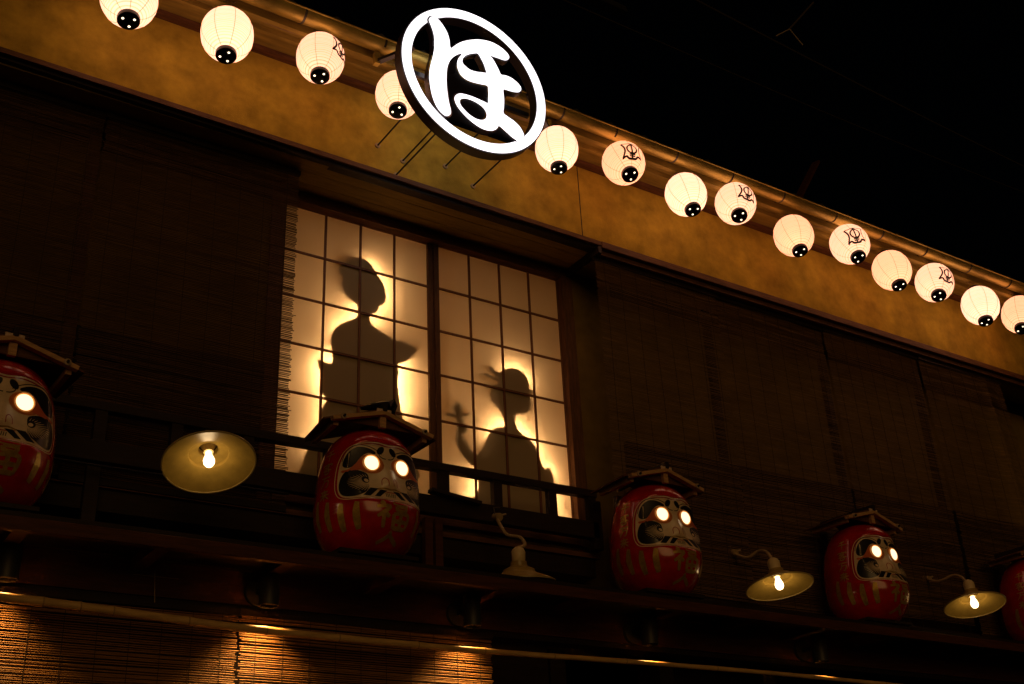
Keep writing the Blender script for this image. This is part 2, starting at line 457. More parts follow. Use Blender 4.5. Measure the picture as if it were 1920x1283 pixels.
for x in (-.4, 1.2, 6.4):
    MB().box((x - .03, RY + .03, 1.47), (x + .03, RY + .068, 1.88)).obj('support_post', M_DARK, rl)
MB().tube([(.42, 5.0, 1.87), (1.2, 4.995, 1.862), (2.1, 5.0, 1.868)], .006, 8).obj('metal_bar', M_BLACK, rl)
MB().bar((2.88, 5.0, 2.005), (3.18, 5.0, 1.975), .05, .018).obj('loose_board', M_DARK, rl)

# ledge that carries the dolls
lg = empty('ledge'); lg.parent = B
MB().box((XL, 4.56, 1.400), (XR, 4.60, 1.452)).obj('front_board', M_RED, lg, bevel=.003)
MB().box((XL, 4.575, 1.455), (XR, 4.93, 1.475)).obj('ledge_board', M_DARK, lg)
MB().box((XL, 4.94, 1.455), (XR, 5.29, 1.475)).obj('ledge_board', M_WOOD, lg)
for i in range(24):
    x = -1.5 + .55 * i + .15
    MB().box((x - .03, 4.605, 1.405), (x + .03, 4.94, 1.452)).obj('joist', M_RED, lg)
MB().box((XL, 4.945, 1.30), (XR, 5.0, 1.450)).obj('beam', M_RED, lg)
MB().box((XL, 4.955, 1.272), (XR, 5.05, 1.298)).obj('beam', M_DARK, lg)
# ground-floor wall
MB().box((XL, 5.05, -EYE), (3.6, 5.2, 1.27)).obj('lower_wall', M_DARK, B)
MB().box((3.602, 5.3, -EYE), (XR, 5.4, 1.27)).obj('lower_wall', M_DARK, B)
for x in (3.7, 4.45, 5.25, 6.1, 7.0, 8.0):
    MB().box((x - .05, 5.1, -EYE), (x + .05, 5.298, 1.27)).obj('door_post', M_DARK, B)
    MB().box((x + .052, 5.2, .9), (x + .68, 5.23, .96)).obj('door_rail', M_WOOD, B)
MB().box((XL, 5.43, -EYE), (1.84, 9.4, 4.5)).obj('inner_mass', M_DARK, B)
MB().box((4.46, 5.43, -EYE), (XR, 9.4, 4.5)).obj('inner_mass', M_DARK, B)
MB().box((1.841, 6.01, -EYE), (4.459, 9.4, 4.5)).obj('inner_mass', M_DARK, B)
# bent wire hook on the ledge beam
q = at(288, 1080, 4.93)
w = MB(); a = at(250, 1077, 4.93); b = at(335, 1086, 4.93); c = at(290, 1074, 4.93); d = at(290, 1130, 4.90)
w.tube([a, b], .0018, 6); w.tube([c, d], .0025, 6)
w.obj('wire_hook', M_PIPE, lg)

# ================================================================== BLINDS
def blind(name, x0, x1, Y, ztop, zbot, m, pitch, label, group, seed, bulge=.012, wav=.0008, cordstep=.125, sway=0.0, edge=.018, thick=.0026, fold=None):
    rnd = random.Random(seed)
    root = empty(name, ((x0 + x1) / 2, Y, ztop), label=label, cat='blind', group=group)
    ox, oz = (x0 + x1) / 2, ztop
    mb = MB(); n = int((ztop - zbot) / pitch); seg = 14 if fold else 7
    ph = rnd.uniform(0, 6)
    z = -.02; drift = 0.0
    for i in range(n):
        z -= pitch * rnd.uniform(.7, 1.3)
        if z < zbot - ztop: break
        f = -z / (ztop - zbot)
        a = x0 - ox + rnd.uniform(-edge, edge * .4) * .6 + sway * f
        b = x1 - ox + rnd.uniform(-edge * .4, edge) * .5 + sway * f
        if rnd.random() < .05: b += rnd.uniform(.0, edge)
        h = thick * rnd.uniform(.55, 1.1); tilt = rnd.uniform(-.0016, .0016) ; ph2 = rnd.uniform(0, 6)
        vs = []; fs = []
        for k in range(seg + 1):
            u = k / seg; x = a + (b - a) * u
            y = -bulge * math.sin(math.pi * f) * (.6 + .4 * math.sin(3 * u + ph)) - .004 * math.sin(5 * u + ph + f * 6) - .0012 * rnd.uniform(-1, 1)
            if fold: y -= fold[1] * math.exp(-((u - fold[0]) / .045) ** 2) * (.4 + .6 * f)
            zz = z + tilt * (u - .5) + wav * math.sin(u * 5 + ph2) + .006 * math.sin(2.2 * u + ph) * f
            vs += [(x, y - h * .8, zz), (x, y, zz + h), (x, y + h * .8, zz), (x, y, zz - h)]
        for k in range(seg):
            for j in range(4):
                fs.append((k * 4 + j, k * 4 + (j + 1) % 4, k * 4 + 4 + (j + 1) % 4, k * 4 + 4 + j))
        fs.append((0, 3, 2, 1)); fs.append((seg * 4, seg * 4 + 1, seg * 4 + 2, seg * 4 + 3))
        mb.add(vs, fs)
    o = mb.obj('slats', m, root); o['kind'] = 'stuff'
    MB().box((x0 - ox - .01, -.012, -.028), (x1 - ox + .01, .012, 0)).obj('head_batten', M_DARK, root)
    MB().box((x0 - ox - .01 + sway, -.010, zbot - ztop - .03), (x1 - ox + .01 + sway, .012, zbot - ztop)).obj('bottom_batten', M_DARK, root)
    nc = int((x1 - x0) / cordstep)
    for k in range(nc):
        u = (k + .5) / nc; pts = []
        for j in range(13):
            f = j / 12
            y = -bulge * math.sin(math.pi * f) * (.6 + .4 * math.sin(3 * u + ph)) - .004 * math.sin(5 * u + ph + f * 6) - .0045
            pts.append((x0 - ox + (x1 - x0) * u + sway * f + .002 * math.sin(f * 9 + k), y, (zbot - ztop) * f - .004))
        MB().tube(pts, .0013, 5).obj('binding_cord', M_CORD, root)
    return root
G1 = 'reed blinds hanging on the upper floor'
UL = [(1.07, 2.118, 5.10, 'dark reed blind hanging beside the lit paper window, frayed slat ends over the glow'),
      (.02, 1.055, 5.11, 'dark reed blind at the far left, behind the leftmost red doll'),
      (-1.03, .005, 5.10, 'dark reed blind beyond the left edge of the picture')]
for i, (a, b, Y, lab) in enumerate(UL[:2]):
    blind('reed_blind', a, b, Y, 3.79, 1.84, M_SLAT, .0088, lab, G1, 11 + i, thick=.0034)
UR = [(4.105, 5.128, 'dark reed blind hanging directly right of the plaster pillar by the window'),
      (5.146, 6.165, 'dark reed blind behind the enamel lamp, second to the right of the window'),
      (6.185, 7.20, 'dark reed blind above the doll in profile, third to the right of the window'),
      (7.225, 8.22, 'reed blind nearest the right edge, its slats catching a vertical streak')]
for i, (a, b, lab) in enumerate(UR):
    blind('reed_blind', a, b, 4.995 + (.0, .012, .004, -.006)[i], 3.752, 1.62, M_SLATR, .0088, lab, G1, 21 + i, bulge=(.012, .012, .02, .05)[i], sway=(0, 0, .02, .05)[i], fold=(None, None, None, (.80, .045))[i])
G2 = 'golden reed blinds on the ground floor'
blind('reed_blind', .53, 1.850, 4.925, 1.275, .1, M_SLAT2, .0098, 'lower golden reed blind at the bottom left, left of the dark gap', G2, 31, wav=.0018, thick=.0036)
blind('reed_blind', 1.872, 3.167, 4.925, 1.275, .1, M_SLAT2, .0098, 'lower golden reed blind with a bright glow, right of the dark gap', G2, 32, wav=.0018, thick=.0036)

# ================================================================== SILHOUETTES BEHIND THE PAPER
def c5(p): return at(510 + p[0] / 2.4219, 370 + p[1] / 2.4208, 5.36)
def c6(p): return at(780 + p[0] / 2.29, 440 + p[1] / 2.291, 5.36)
def c9(p): return at(780 + p[0] / 4.8, 840 + p[1] / 4.8, 5.36)
def xz(ps): return [(p.x, p.z) for p in ps]
lady = [c5(p) for p in [(335, 290), (314, 308), (300, 328), (303, 352), (325, 368), (316, 392), (322, 422), (342, 455), (372, 478), (387, 495), (388, 530), (378, 550), (330, 570), (295, 592), (275, 622), (266, 660), (272, 700), (272, 752), (240, 748), (211, 740), (214, 775), (228, 795), (228, 828), (218, 850), (222, 885), (248, 918), (228, 955), (218, 1000), (215, 1060), (190, 1110), (160, 1150), (145, 1210), (140, 1290), (640, 1290), (630, 1180), (605, 1060), (588, 985), (578, 935), (572, 890), (568, 830), (573, 790), (570, 762), (605, 745), (640, 716), (655, 695), (645, 680), (600, 656), (565, 645), (545, 640), (500, 610), (462, 585), (443, 560), (448, 532), (467, 525), (482, 508), (486, 492), (505, 485), (514, 460), (512, 430), (500, 390), (480, 360), (455, 318), (430, 292), (400, 283), (365, 278)]]
geisha = [c6(p) for p in [(345, 610), (352, 632), (335, 652), (320, 668), (312, 692), (318, 718), (332, 742), (350, 757), (368, 792), (375, 828), (345, 833), (320, 850), (300, 880), (285, 917), (258, 948), (246, 966), (244, 1000)]] + \
         [c9(p) for p in [(522, 200), (545, 300), (552, 350), (540, 410), (520, 440), (480, 450), (452, 480), (445, 560), (450, 720), (1275, 720), (1270, 640), (1250, 590), (1262, 545), (1245, 490), (1238, 400), (1226, 330), (1218, 270), (1205, 220), (1180, 187), (1140, 189), (1118, 150), (1100, 95)]] + \
         [c6(p) for p in [(522, 960), (512, 930), (498, 905), (478, 882), (445, 857), (427, 832), (421, 800), (428, 782), (455, 780), (477, 768), (486, 745), (486, 712), (480, 688), (478, 660), (473, 632), (458, 605), (432, 586), (400, 580), (366, 591)]]
arm = [c6(p) for p in [(300, 1010), (258, 1003), (222, 985), (180, 930), (165, 890), (165, 845), (168, 812), (162, 790), (128, 786), (122, 776), (130, 768), (154, 770), (146, 745), (163, 727), (186, 727), (196, 748), (191, 768), (226, 772), (230, 782), (202, 790), (204, 808), (220, 835), (214, 852), (200, 860), (210, 885), (230, 918), (252, 948), (300, 940)]]
GF = 'silhouette figures behind the paper window'
def catpts(ps, n=4): return spline(xz(ps), True, n)
def cutout(label, outline, Y, leds, extra=()):
    c = sum((Vector(p) for p in outline), Vector()) / len(outline)
    zb = min(p.z for p in outline)
    root = empty('silhouette_figure', (c.x, Y, zb), label=label, cat='silhouette', group=GF)
    loc = (c.x, Y, zb)
    plate('body_panel', [catpts(outline)], Y, .012, M_BOARD, root, ploc=loc)
    for nm, pts, yy in extra:
        plate(nm, [catpts(pts)], yy, .008, M_BOARD, root, ploc=loc)
    # led strips fixed to the back, just inside the outline
    poly = catpts(outline)
    area = sum(poly[i][0] * poly[(i + 1) % len(poly)][1] - poly[(i + 1) % len(poly)][0] * poly[i][1] for i in range(len(poly)))
    sgn = 1 if area > 0 else -1
    for (i0, i1, w) in leds:
        pts = []
        for j in range(i0 * 4, i1 * 4 + 1, 2):
            p = Vector(poly[j % len(poly)]); nx = Vector(poly[(j + 2) % len(poly)]) - Vector(poly[(j - 2) % len(poly)])
            nrm = Vector((-nx.y, nx.x)).normalized() * sgn
            p = p + nrm * .008
            pts.append((p.x - loc[0], .048, p.y - loc[2]))
        MB().tube(pts, .0035 * w, 6).obj('light_strip', M_LED, root)
    return root
cutout('tall silhouette of a woman with hair bun and one sleeve out, left paper screen', lady, 5.3675,
       [(8, 14, 1.0), (16, 24, 1.25), (24, 30, .8), (36, 42, 1.7), (50, 54, 1.0), (54, 58, 1.0), (58, 62, 1.3)])
pins = [('hairpin', [c6(p) for p in [(358, 602), (336, 588), (322, 572), (310, 572), (308, 584), (326, 598), (350, 616)]], 5.3535),
        ('hairpin', [c6(p) for p in [(350, 622), (325, 613), (305, 600), (290, 598), (287, 610), (302, 617), (322, 627), (345, 636)]], 5.3535),
        ('hairpin', [c6(p) for p in [(342, 646), (320, 649), (298, 646), (283, 650), (283, 662), (298, 664), (320, 660), (342, 658)]], 5.3535),
        ('hairpin', [c6(p) for p in [(474, 668), (490, 668), (500, 674), (490, 682), (476, 680)]], 5.3535),
        ('arm_with_shamisen', arm, 5.3535)]
cutout('silhouette of a woman with hairpins holding a shamisen neck, right paper screen', geisha, 5.3575,
       [(8, 12, 1.25), (17, 23, 1.0), (25, 28, 0.5), (29, 31, 1.0), (33, 37, 1.3), (39, 45, 1.3), (52, 57, 1.15)], pins)
# lamps added unseen behind the figures for the paper's general glow
for (x, z, e) in ((2.5, 1.95, .4), (3.1, 1.9, .35), (3.75, 1.95, .4)):
    r = empty('fill_lamp', (x, 5.78, z - .1), label={2.5: 'warm fill lamp added unseen behind the left paper screen', 3.1: 'warm fill lamp added unseen behind the middle stile of the paper window', 3.75: 'warm fill lamp added unseen behind the right paper screen'}[x], cat='lamp', group='lamps added for the glow of the paper window')
    MB().lathe([(.03, 0), (.03, .04), (.012, .05), (.012, .07)], 16).obj('lamp_foot', M_BLACK, r)
    MB().lathe([(0.001, .07), (.02, .08), (.028, .1), (.02, .12), (0.001, .13)], 16).obj('bulb', M_BULB, r)
    l = bpy.data.lights.new('fill_light', 'POINT'); l.energy = e; l.color = (1, .58, .24); l.shadow_soft_size = .12
    lo = bpy.data.objects.new('fill_light', l); COL.objects.link(lo); lo.location = (0, -.02, .3); lo.parent = r

# ================================================================== ROUND SIGN
SY = 4.38
sgc = Vector((2.857, SY, 4.232)); SR = .4735
sgn_ = empty('round_sign', (sgc.x, SY, sgc.z), label='round open sign, glowing white ring and character, standing off the wall on rods', cat='sign')
def circ(r, n=96): return [(sgc.x + r * math.cos(2 * math.pi * k / n), sgc.z + r * math.sin(2 * math.pi * k / n)) for k in range(n)]
L0 = (sgc.x, SY, sgc.z)
plate('ring_housing', [circ(SR + .006), circ(SR * .868)], SY + .035, .066, M_PURPLE, sgn_, ploc=L0)
plate('ring_face', [circ(SR - .002), circ(SR * .878)], SY - .001, .006, M_SIGN, sgn_, ploc=L0)
def c1(p): v = at(680 + p[0] / 3.565, p[1] / 3.565, SY - .01); return (v.x, v.z)
stroke = [(443, 138), (447, 122), (458, 115), (476, 117), (500, 132), (525, 160), (548, 195), (566, 232), (577, 272), (581, 312), (590, 326), (606, 315), (632, 297), (665, 282), (710, 272), (760, 268), (812, 273), (862, 287), (912, 314), (950, 345), (972, 372), (976, 390), (966, 402), (945, 403), (915, 393), (880, 381), (848, 372), (868, 400), (890, 438), (908, 475), (922, 502), (955, 509), (995, 527), (1030, 556), (1052, 583), (1056, 604), (1044, 616), (1018, 616), (980, 607), (944, 597), (937, 612), (942, 665), (941, 715), (938, 757), (962, 780), (1005, 810), (1042, 845), (1065, 880), (1077, 914), (1074, 936), (1058, 944), (1034, 939), (1000, 918), (958, 880), (912, 842), (895, 862), (870, 873), (835, 872), (795, 858), (750, 830), (705, 793), (665, 752), (635, 713), (617, 675), (616, 648), (630, 634), (655, 629), (700, 639), (750, 657), (800, 679), (836, 692), (841, 650), (840, 605), (834, 574), (790, 563), (740, 551), (695, 533), (660, 505), (638, 465), (632, 425), (642, 390), (664, 361), (640, 362), (608, 380), (580, 410), (564, 450), (558, 500), (558, 560), (563, 620), (572, 680), (585, 735), (586, 762), (574, 774), (552, 774), (520, 748), (492, 708), (470, 655), (455, 595), (447, 530), (447, 475), (457, 425), (470, 375), (479, 325), (480, 275), (474, 225), (458, 175)]
hole1 = [(664, 405), (672, 388), (690, 371), (715, 362), (742, 358), (770, 359), (790, 390), (808, 425), (820, 460), (826, 489), (795, 488), (755, 483), (715, 470), (685, 447), (666, 425)]
hole2 = [(646, 682), (652, 667), (668, 659), (695, 660), (735, 673), (780, 698), (812, 727), (828, 757), (828, 783), (812, 802), (785, 806), (750, 795), (710, 769), (675, 735), (652, 705)]
ch = [spline([c1(p) for p in L], True, 4) for L in (stroke, hole1, hole2)]
plate('character_housing', ch, SY + .010, .040, M_PURPLE, sgn_, offset=.009, ploc=L0)
plate('character_face', ch, SY - .012, .006, M_SIGN, sgn_, offset=0, ploc=L0)
for (px, py) in ((708, 273), (755, 302), (742, 329), (835, 312), (887, 349)):
    p = at(px, py, 4.965)
    dx, dz = p.x - sgc.x, p.z - sgc.z; rr = math.hypot(dx, dz)
    x, z = p.x, p.z
    lim = SR * .90
    if rr > lim: x, z = sgc.x + dx / rr * lim, sgc.z + dz / rr * lim
    mb = MB().tube([(p.x - sgc.x, 4.97 - SY, p.z - sgc.z), (x - sgc.x, .06, z - sgc.z)], .0052, 8)
    rod = mb.obj('mounting_rod', M_BLACK, sgn_)
    MB().tube([(p.x - sgc.x, 4.971 - SY, p.z - sgc.z), (p.x - sgc.x, 4.96 - SY, p.z - sgc.z)], .016, 14).obj('wall_flange', M_PIPE, rod)
for (px, py, dx) in ((705, 117, -.36), (1028, 243, .40)):
    p = at(px, py, 4.64)
    mb = MB().bar((p.x - sgc.x, p.y - SY, p.z - sgc.z), (dx, .06, (p.z - sgc.z) + .02), .03, .02)
    rod = mb.obj('mounting_bar', M_BLACK, sgn_)
    MB().bar((p.x - sgc.x, p.y - SY - .005, p.z - sgc.z - .02), (p.x - sgc.x, p.y - SY - .005, p.z - sgc.z + .06), .035, .03, up=(1, 0, 0)).obj('bracket_plate', M_COPPER, rod)
# rear cross braces seen through the open ring
MB().bar((-.40, .075, -.05), (.40, .075, -.05), .02, .03).obj('cross_brace', M_BLACK, sgn_)
MB().box((-.02, .065, -.10), (.07, .12, -.03)).obj('driver_box', M_BLACKPL, sgn_, bevel=.006)

# ================================================================== PAPER LANTERNS
LA, LH = .130, .140
def lprof(z): return LA * (max(0.0, 1 - (abs(z) / (LH * 1.065)) ** 2.15)) ** .5
LAN = [  # px centre, cap px, size factor, material, emblem px or None, label
    ((242, -3), (241, 37), 1.06, 0, None, 'round white paper lantern cut off by the top edge of the picture'),
    ((426, 65), (424, 103), 1.03, 0, None, 'plain white paper lantern second from the left, hanging straight'),
    ((601, 109), (600, 142), 1.0, 1, (640, 96), 'white paper lantern left of the round sign with its emblem turned to the right'),
    ((747, 178), (746, 207), .98, 1, None, 'paper lantern half hidden behind the left edge of the round sign'),
    ((1044, 280), (1048, 315), 1.0, 0, None, 'bright white paper lantern touching the right edge of the round sign'),
    ((1169, 306), (1181, 327), 1.03, 2, (1185, 284), 'tilted peach paper lantern, second to the right of the sign, black emblem near its top'),
    ((1286, 365), (1299, 393), 1.03, 0, None, 'plain paper lantern between the first two emblem lanterns right of the sign'),
    ((1379, 382), (1386, 404), 1.05, 1, (1402, 363), 'paper lantern with straight-down cap and emblem at its upper right, above the middle blinds'),
    ((1488, 442), (1500, 470), 1.04, 2, None, 'plain peach paper lantern with a bright spot by its cap'),
    ((1593, 458), (1609, 482), 1.06, 1, (1604, 442), 'paper lantern showing its whole black emblem to the front'),
    ((1672, 507), (1686, 535), 1.06, 2, None, 'tilted plain peach paper lantern right of the lantern with the full emblem'),
    ((1752, 530), (1760, 554), 1.08, 1, (1777, 517), 'paper lantern near the right edge with its emblem at the upper right'),
    ((1838, 573), (1848, 602), 1.08, 0, None, 'plain white paper lantern, second from the right edge'),
    ((1913, 590), (1916, 616), 1.10, 2, None, 'paper lantern cut off by the right edge of the picture')]
lan_pts = []
def ribbon(pts, w, P, off=.0015):      # flat ribbon laid on a surface P(u, v) -> (point, normal)
    vs = []; fs = []
    n = len(pts)
    for i, p in enumerate(pts):
        a = Vector(pts[max(i - 1, 0)]); b = Vector(pts[min(i + 1, n - 1)])
        d = (b - a).normalized() if (b - a).length > 0 else Vector((1, 0)); nn = Vector((-d.y, d.x))
        ww = w[i] if isinstance(w, list) else w
        for s in (-1, 1):
            q = Vector(p) + nn * ww / 2 * s
            pt, nm = P(q.x, q.y); vs.append(pt + nm * off)
    for i in range(n - 1): fs.append((2 * i, 2 * i + 1, 2 * i + 3, 2 * i + 2))
    return vs, fs
def build_lantern(i):
    (px, py), (qx, qy), k, mi, em, lab = LAN[i]
    Y = 4.62
    C = at(px, py, Y)
    h = (LH + .012) * k
    d = ray(qx, qy)
    bq = C.dot(d); disc = bq * bq - (C.dot(C) - h * h)
    if disc > 0: t = bq - math.sqrt(disc); dn = (d * t - C).normalized()
    else: dn = (d * bq - C).normalized()
    root = empty('paper_lantern', C, label=lab, cat='lantern', group='paper lanterns strung under the gutter')
    rot = (-dn).to_track_quat('Z', 'Y'); root.rotation_mode = 'QUATERNION'
    root.rotation_quaternion = rot; root.scale = (k, k, k)
    rnd = random.Random(100 + i); nr = 32; prof = []
    for j in range(nr * 2 + 1):
        z = -LH + 2 * LH * j / (nr * 2)
        prof.append((lprof(z) * (1.0 if j % 2 else .990), z))
    mb = MB(); n = 44; vs = []; fs = []
    an = [1 + rnd.uniform(-.008, .008) for _ in range(n)]
    for r, z in prof:
        for q in range(n):
            t = 2 * math.pi * q / n; vs.append((r * an[q] * math.cos(t), r * an[q] * math.sin(t), z))
    for a in range(len(prof) - 1):
        for q in range(n): fs.append((a * n + q, a * n + (q + 1) % n, (a + 1) * n + (q + 1) % n, (a + 1) * n + q))
    mb.add(vs, fs).obj('paper_shade', M_LANTERNS[mi], root, smooth=True)
    # seams where the paper strips overlap
    o = rnd.uniform(0, 1)
    for q in range(8):
        th = 2 * math.pi * (q + o) / 8
        pts = [((lprof(z) + .0006) * math.cos(th), (lprof(z) + .0006) * math.sin(th), z) for z in [LH * s / 10 for s in range(-10, 11)]]
        MB().tube(pts, .0014, 4).obj('seam', M_SEAM, root)
    rc = lprof(LH) + .004
    bc = MB().lathe([(rc, -LH + .004), (rc + .002, -LH - .004), (rc + .001, -LH - .022), (rc - .006, -LH - .024)], 28).obj('bottom_cap', M_BLACKPL, root, smooth=True)
    for q in range(3):
        th = 2 * math.pi * q / 3 + rnd.uniform(-.3, .3)
        MB().disc((rc * .58 * math.cos(th), rc * .58 * math.sin(th), -LH - .0252), (0, 0, -1), .0062, 14).obj('vent_hole', M_HOLE, bc)
    MB().lathe([(rc - .004, LH - .004), (rc + .002, LH + .004), (rc + .001, LH + .02), (rc - .008, LH + .024)], 28).obj('top_cap', M_BLACKPL, root, smooth=True)
    # bulb inside, low in the lantern
    l = bpy.data.lights.new('lantern_bulb', 'POINT'); l.energy = (.17, .11, .15)[mi] * rnd.uniform(.8, 1.25); l.color = (1, .56, .31); l.shadow_soft_size = .018
    lo = bpy.data.objects.new('lantern_bulb', l); COL.objects.link(lo); lo.parent = root; lo.location = (rnd.uniform(-.03, .03), rnd.uniform(-.03, .03), -.072)
    top = C - dn * (LH + .024) * k
    hk = Vector((C.x, 4.66 if i % 2 else 4.70, 4.40))
    lan_pts.append((top, hk))
    if em:
        d = ray(*em); iq = rot.inverted()
        o3 = iq @ (-C) / k; d3 = (iq @ d)
        # march to the shade
        t = 0; step = .002; hit = None
        base = o3.length - .3; base = base if base > 0 else 0
        t = base
        while t < base + .8:
            p = o3 + d3 * t
            if abs(p.z) < LH and math.hypot(p.x, p.y) < lprof(p.z): hit = p; break
            t += step
        if hit:
            th0 = math.atan2(hit.y, hit.x); z0 = hit.z
            def P(u, v):
                z = max(-LH, min(LH, z0 + v)); r = lprof(z); th = th0 + u / max(.05, r)
                e = .001; dr = (lprof(min(LH, z + e)) - lprof(max(-LH, z - e))) / (2 * e)
                nm = Vector((math.cos(th), math.sin(th), -dr)).normalized()
                return Vector((r * math.cos(th), r * math.sin(th), z)), nm
            mb = MB(); s = .060
            def rb(pts, w): mb.add(*ribbon(spline([(a * s, b * s * .84 + .010) for a, b in pts], False, 6), w * 1.6, P, .0042))
            rb([(-1, 1), (-.78, .35), (-.74, -.25), (-.98, -.95)], .0068)
            rb([(1, 1), (.80, .35), (.76, -.2), (1.0, -.82)], .0036)
            rb([(-1, -.93), (-.62, -.80), (-.35, -1.02), (0, -1.05), (.35, -1.0), (.6, -.75), (1.02, -.8)], .0062)
            rb([(-1, 1), (-.45, .98), (-.1, 1.12), (.4, 1.0), (1, 1)], .0032)
            rb([(.5 * math.sin(a * math.pi / 10), .12 + .62 * math.cos(a * math.pi / 10)) for a in range(21)], .0062)
            rb([(0, 1.05), (0, .3), (0, -.98)], .0058)
            rb([(-.32, -.62), (0, -.64), (.32, -.60)], .0045); rb([(-.28, -.8), (0, -.82), (.28, -.79)], .0045)
            rb([(-.22, .92), (0, .95), (.2, .9)], .004)
            mb.obj('emblem', M_INK, root)
M_SEAM = mat('paper_overlap', (0.45, 0.25, 0.12), 0.8, emit=(1.0, .36, .13), estr=.72)
M_HOLE = mat('lit_vent', (.9, .8, .6), .5, emit=(1, .8, .55), estr=2.2)
for i in range(len(LAN)): build_lantern(i)
# string of cable along the lanterns
lc = empty('lantern_cable', (0, 4.66, 4.41), label='thin festoon cable sagging under the gutter between the lanterns', cat='cable')
o3 = Vector((0, 4.66, 4.41))
hooks = [Vector((.45, 4.68, 4.40))] + [h for _, h in lan_pts] + [Vector((9.2, 4.68, 4.40))]
rnd = random.Random(5)
for a, b in zip(hooks[:-1], hooks[1:]):
    for dz in (0.0, .01):
        sag = (.035 + dz * 2) * (b - a).length * rnd.uniform(.8, 1.4)
        pts = [a.lerp(b, t / 12) + Vector((0, dz, -4 * sag * (t / 12) * (1 - t / 12) + dz)) - o3 for t in range(13)]
        MB().tube(pts, .0028, 6).obj('cable_run', M_WIRE, lc)
for top, hk in lan_pts:
    mb = MB()
    mb.tube([top - o3, (top + hk) / 2 - o3 + Vector((.01, 0, 0)), hk - o3], .0022, 6)
    mb.tube([hk - o3 + Vector((0, 0, .02)), hk - o3 + Vector((.03, -.01, -.015)), hk - o3 + Vector((.05, -.01, .012))], .002, 5)
    mb.tube([hk - o3 + Vector((-.04, 0, .01)), hk - o3 + Vector((-.01, -.01, -.02)), hk - o3 + Vector((.01, 0, .018))], .002, 5)
    mb.tube([hk - o3 + Vector((0, 0, .012)), hk - o3 + Vector((0, 0, -.018))], .008, 8)
    mb.obj('hanger', M_WIRE, lc)

# ================================================================== DOLLS
DH, DR = .615, .25
TAB = [(0, .60), (.03, .70), (.08, .81), (.15, .91), (.25, .98), (.35, 1.0), (.5, .985), (.62, .95), (.72, .90), (.80, .835), (.87, .74), (.93, .60), (.97, .43), (.99, .26), (1, .0)]
def rho(z):
    t = max(0, min(1, z / DH))
    for (a, ra), (b, rb) in zip(TAB[:-1], TAB[1:]):
        if t <= b:
            u = (t - a) / (b - a); u2 = u
            return DR * (ra + (rb - ra) * u2)
    return 0
ZLO, ZHI, TH = .35 * DH, .815 * DH, math.radians(63)
def sst(a, b, x):
    t = max(0, min(1, (x - a) / (b - a))); return t * t * (3 - 2 * t)
def dsurf(th, z):              # th = 0 is the front (-y)
    r = rho(z); r = (rho(z - .008) + r * 2 + rho(z + .008)) / 4 if .02 < z < DH - .03 else r
    m = sst(TH + .10, TH - .04, abs(th)) * sst(ZLO - .008, ZLO + .012, z) * sst(ZHI + .012, ZHI - .012, z)
    f = (z - ZLO) / (ZHI - ZLO)
    flat = (.232 - .062 * f - .012 * math.sin(math.pi * max(0, min(1, f)))) / max(.3, math.cos(th * .72))
    nose = .026 * math.exp(-(th / .17) ** 2) * sst(.82, .30, f) * sst(.18, .30, f)
    rf = min(r - .004, flat) + nose
    # belly bulges in front
    r *= 1 + .045 * sst(.9, .1, abs(th)) * sst(.02, .12, z) * sst(ZLO + .02, ZLO - .05, z)
    r = r + (rf - r) * m
    return Vector((r * math.sin(th), -r * math.cos(th), z))
def DP(th, z):
    e = .004
    p = dsurf(th, z); a = dsurf(th + e, z) - dsurf(th - e, z); b = dsurf(th, z + e) - dsurf(th, z - e)
    n = a.cross(b)
    n = n.normalized() if n.length > 1e-9 else Vector((0, -1, 0))
    return p, n
def FP(u, v): return DP(u * TH, ZLO + v * (ZHI - ZLO))
def drape(outline, P, off, step):
    xs = [p[0] for p in outline]; ys = [p[1] for p in outline]
    n = len(outline)
    pts = [Vector(p) for p in outline]
    def inside(x, y):
        c = False
        for i in range(n):
            x1, y1 = outline[i]; x2, y2 = outline[i - 1]
            if (y1 > y) != (y2 > y) and x < (x2 - x1) * (y - y1) / (y2 - y1) + x1: c = not c
        return c
    y = min(ys) + step[1] / 2
    while y < max(ys):
        x = min(xs) + step[0] / 2
        while x < max(xs):
            if inside(x, y): pts.append(Vector((x, y)))
            x += step[0]
        y += step[1]
    r = delaunay_2d_cdt(pts, [(i, (i + 1) % n) for i in range(n)], [], 1, 1e-6)
    vs = []
    for p in r[0]:
        q, nm = P(p.x, p.y); vs.append(q + nm * off)
    return vs, [tuple(f) for f in r[2]]
def ell(cx, cy, a, b, rot=0, n=20):
    c, s = math.cos(rot), math.sin(rot)
    return [(cx + a * math.cos(t) * c - b * math.sin(t) * s, cy + a * math.cos(t) * s + b * math.sin(t) * c) for t in [2 * math.pi * k / n for k in range(n)]]
def mir(pts): return [(-x, y) for x, y in pts]
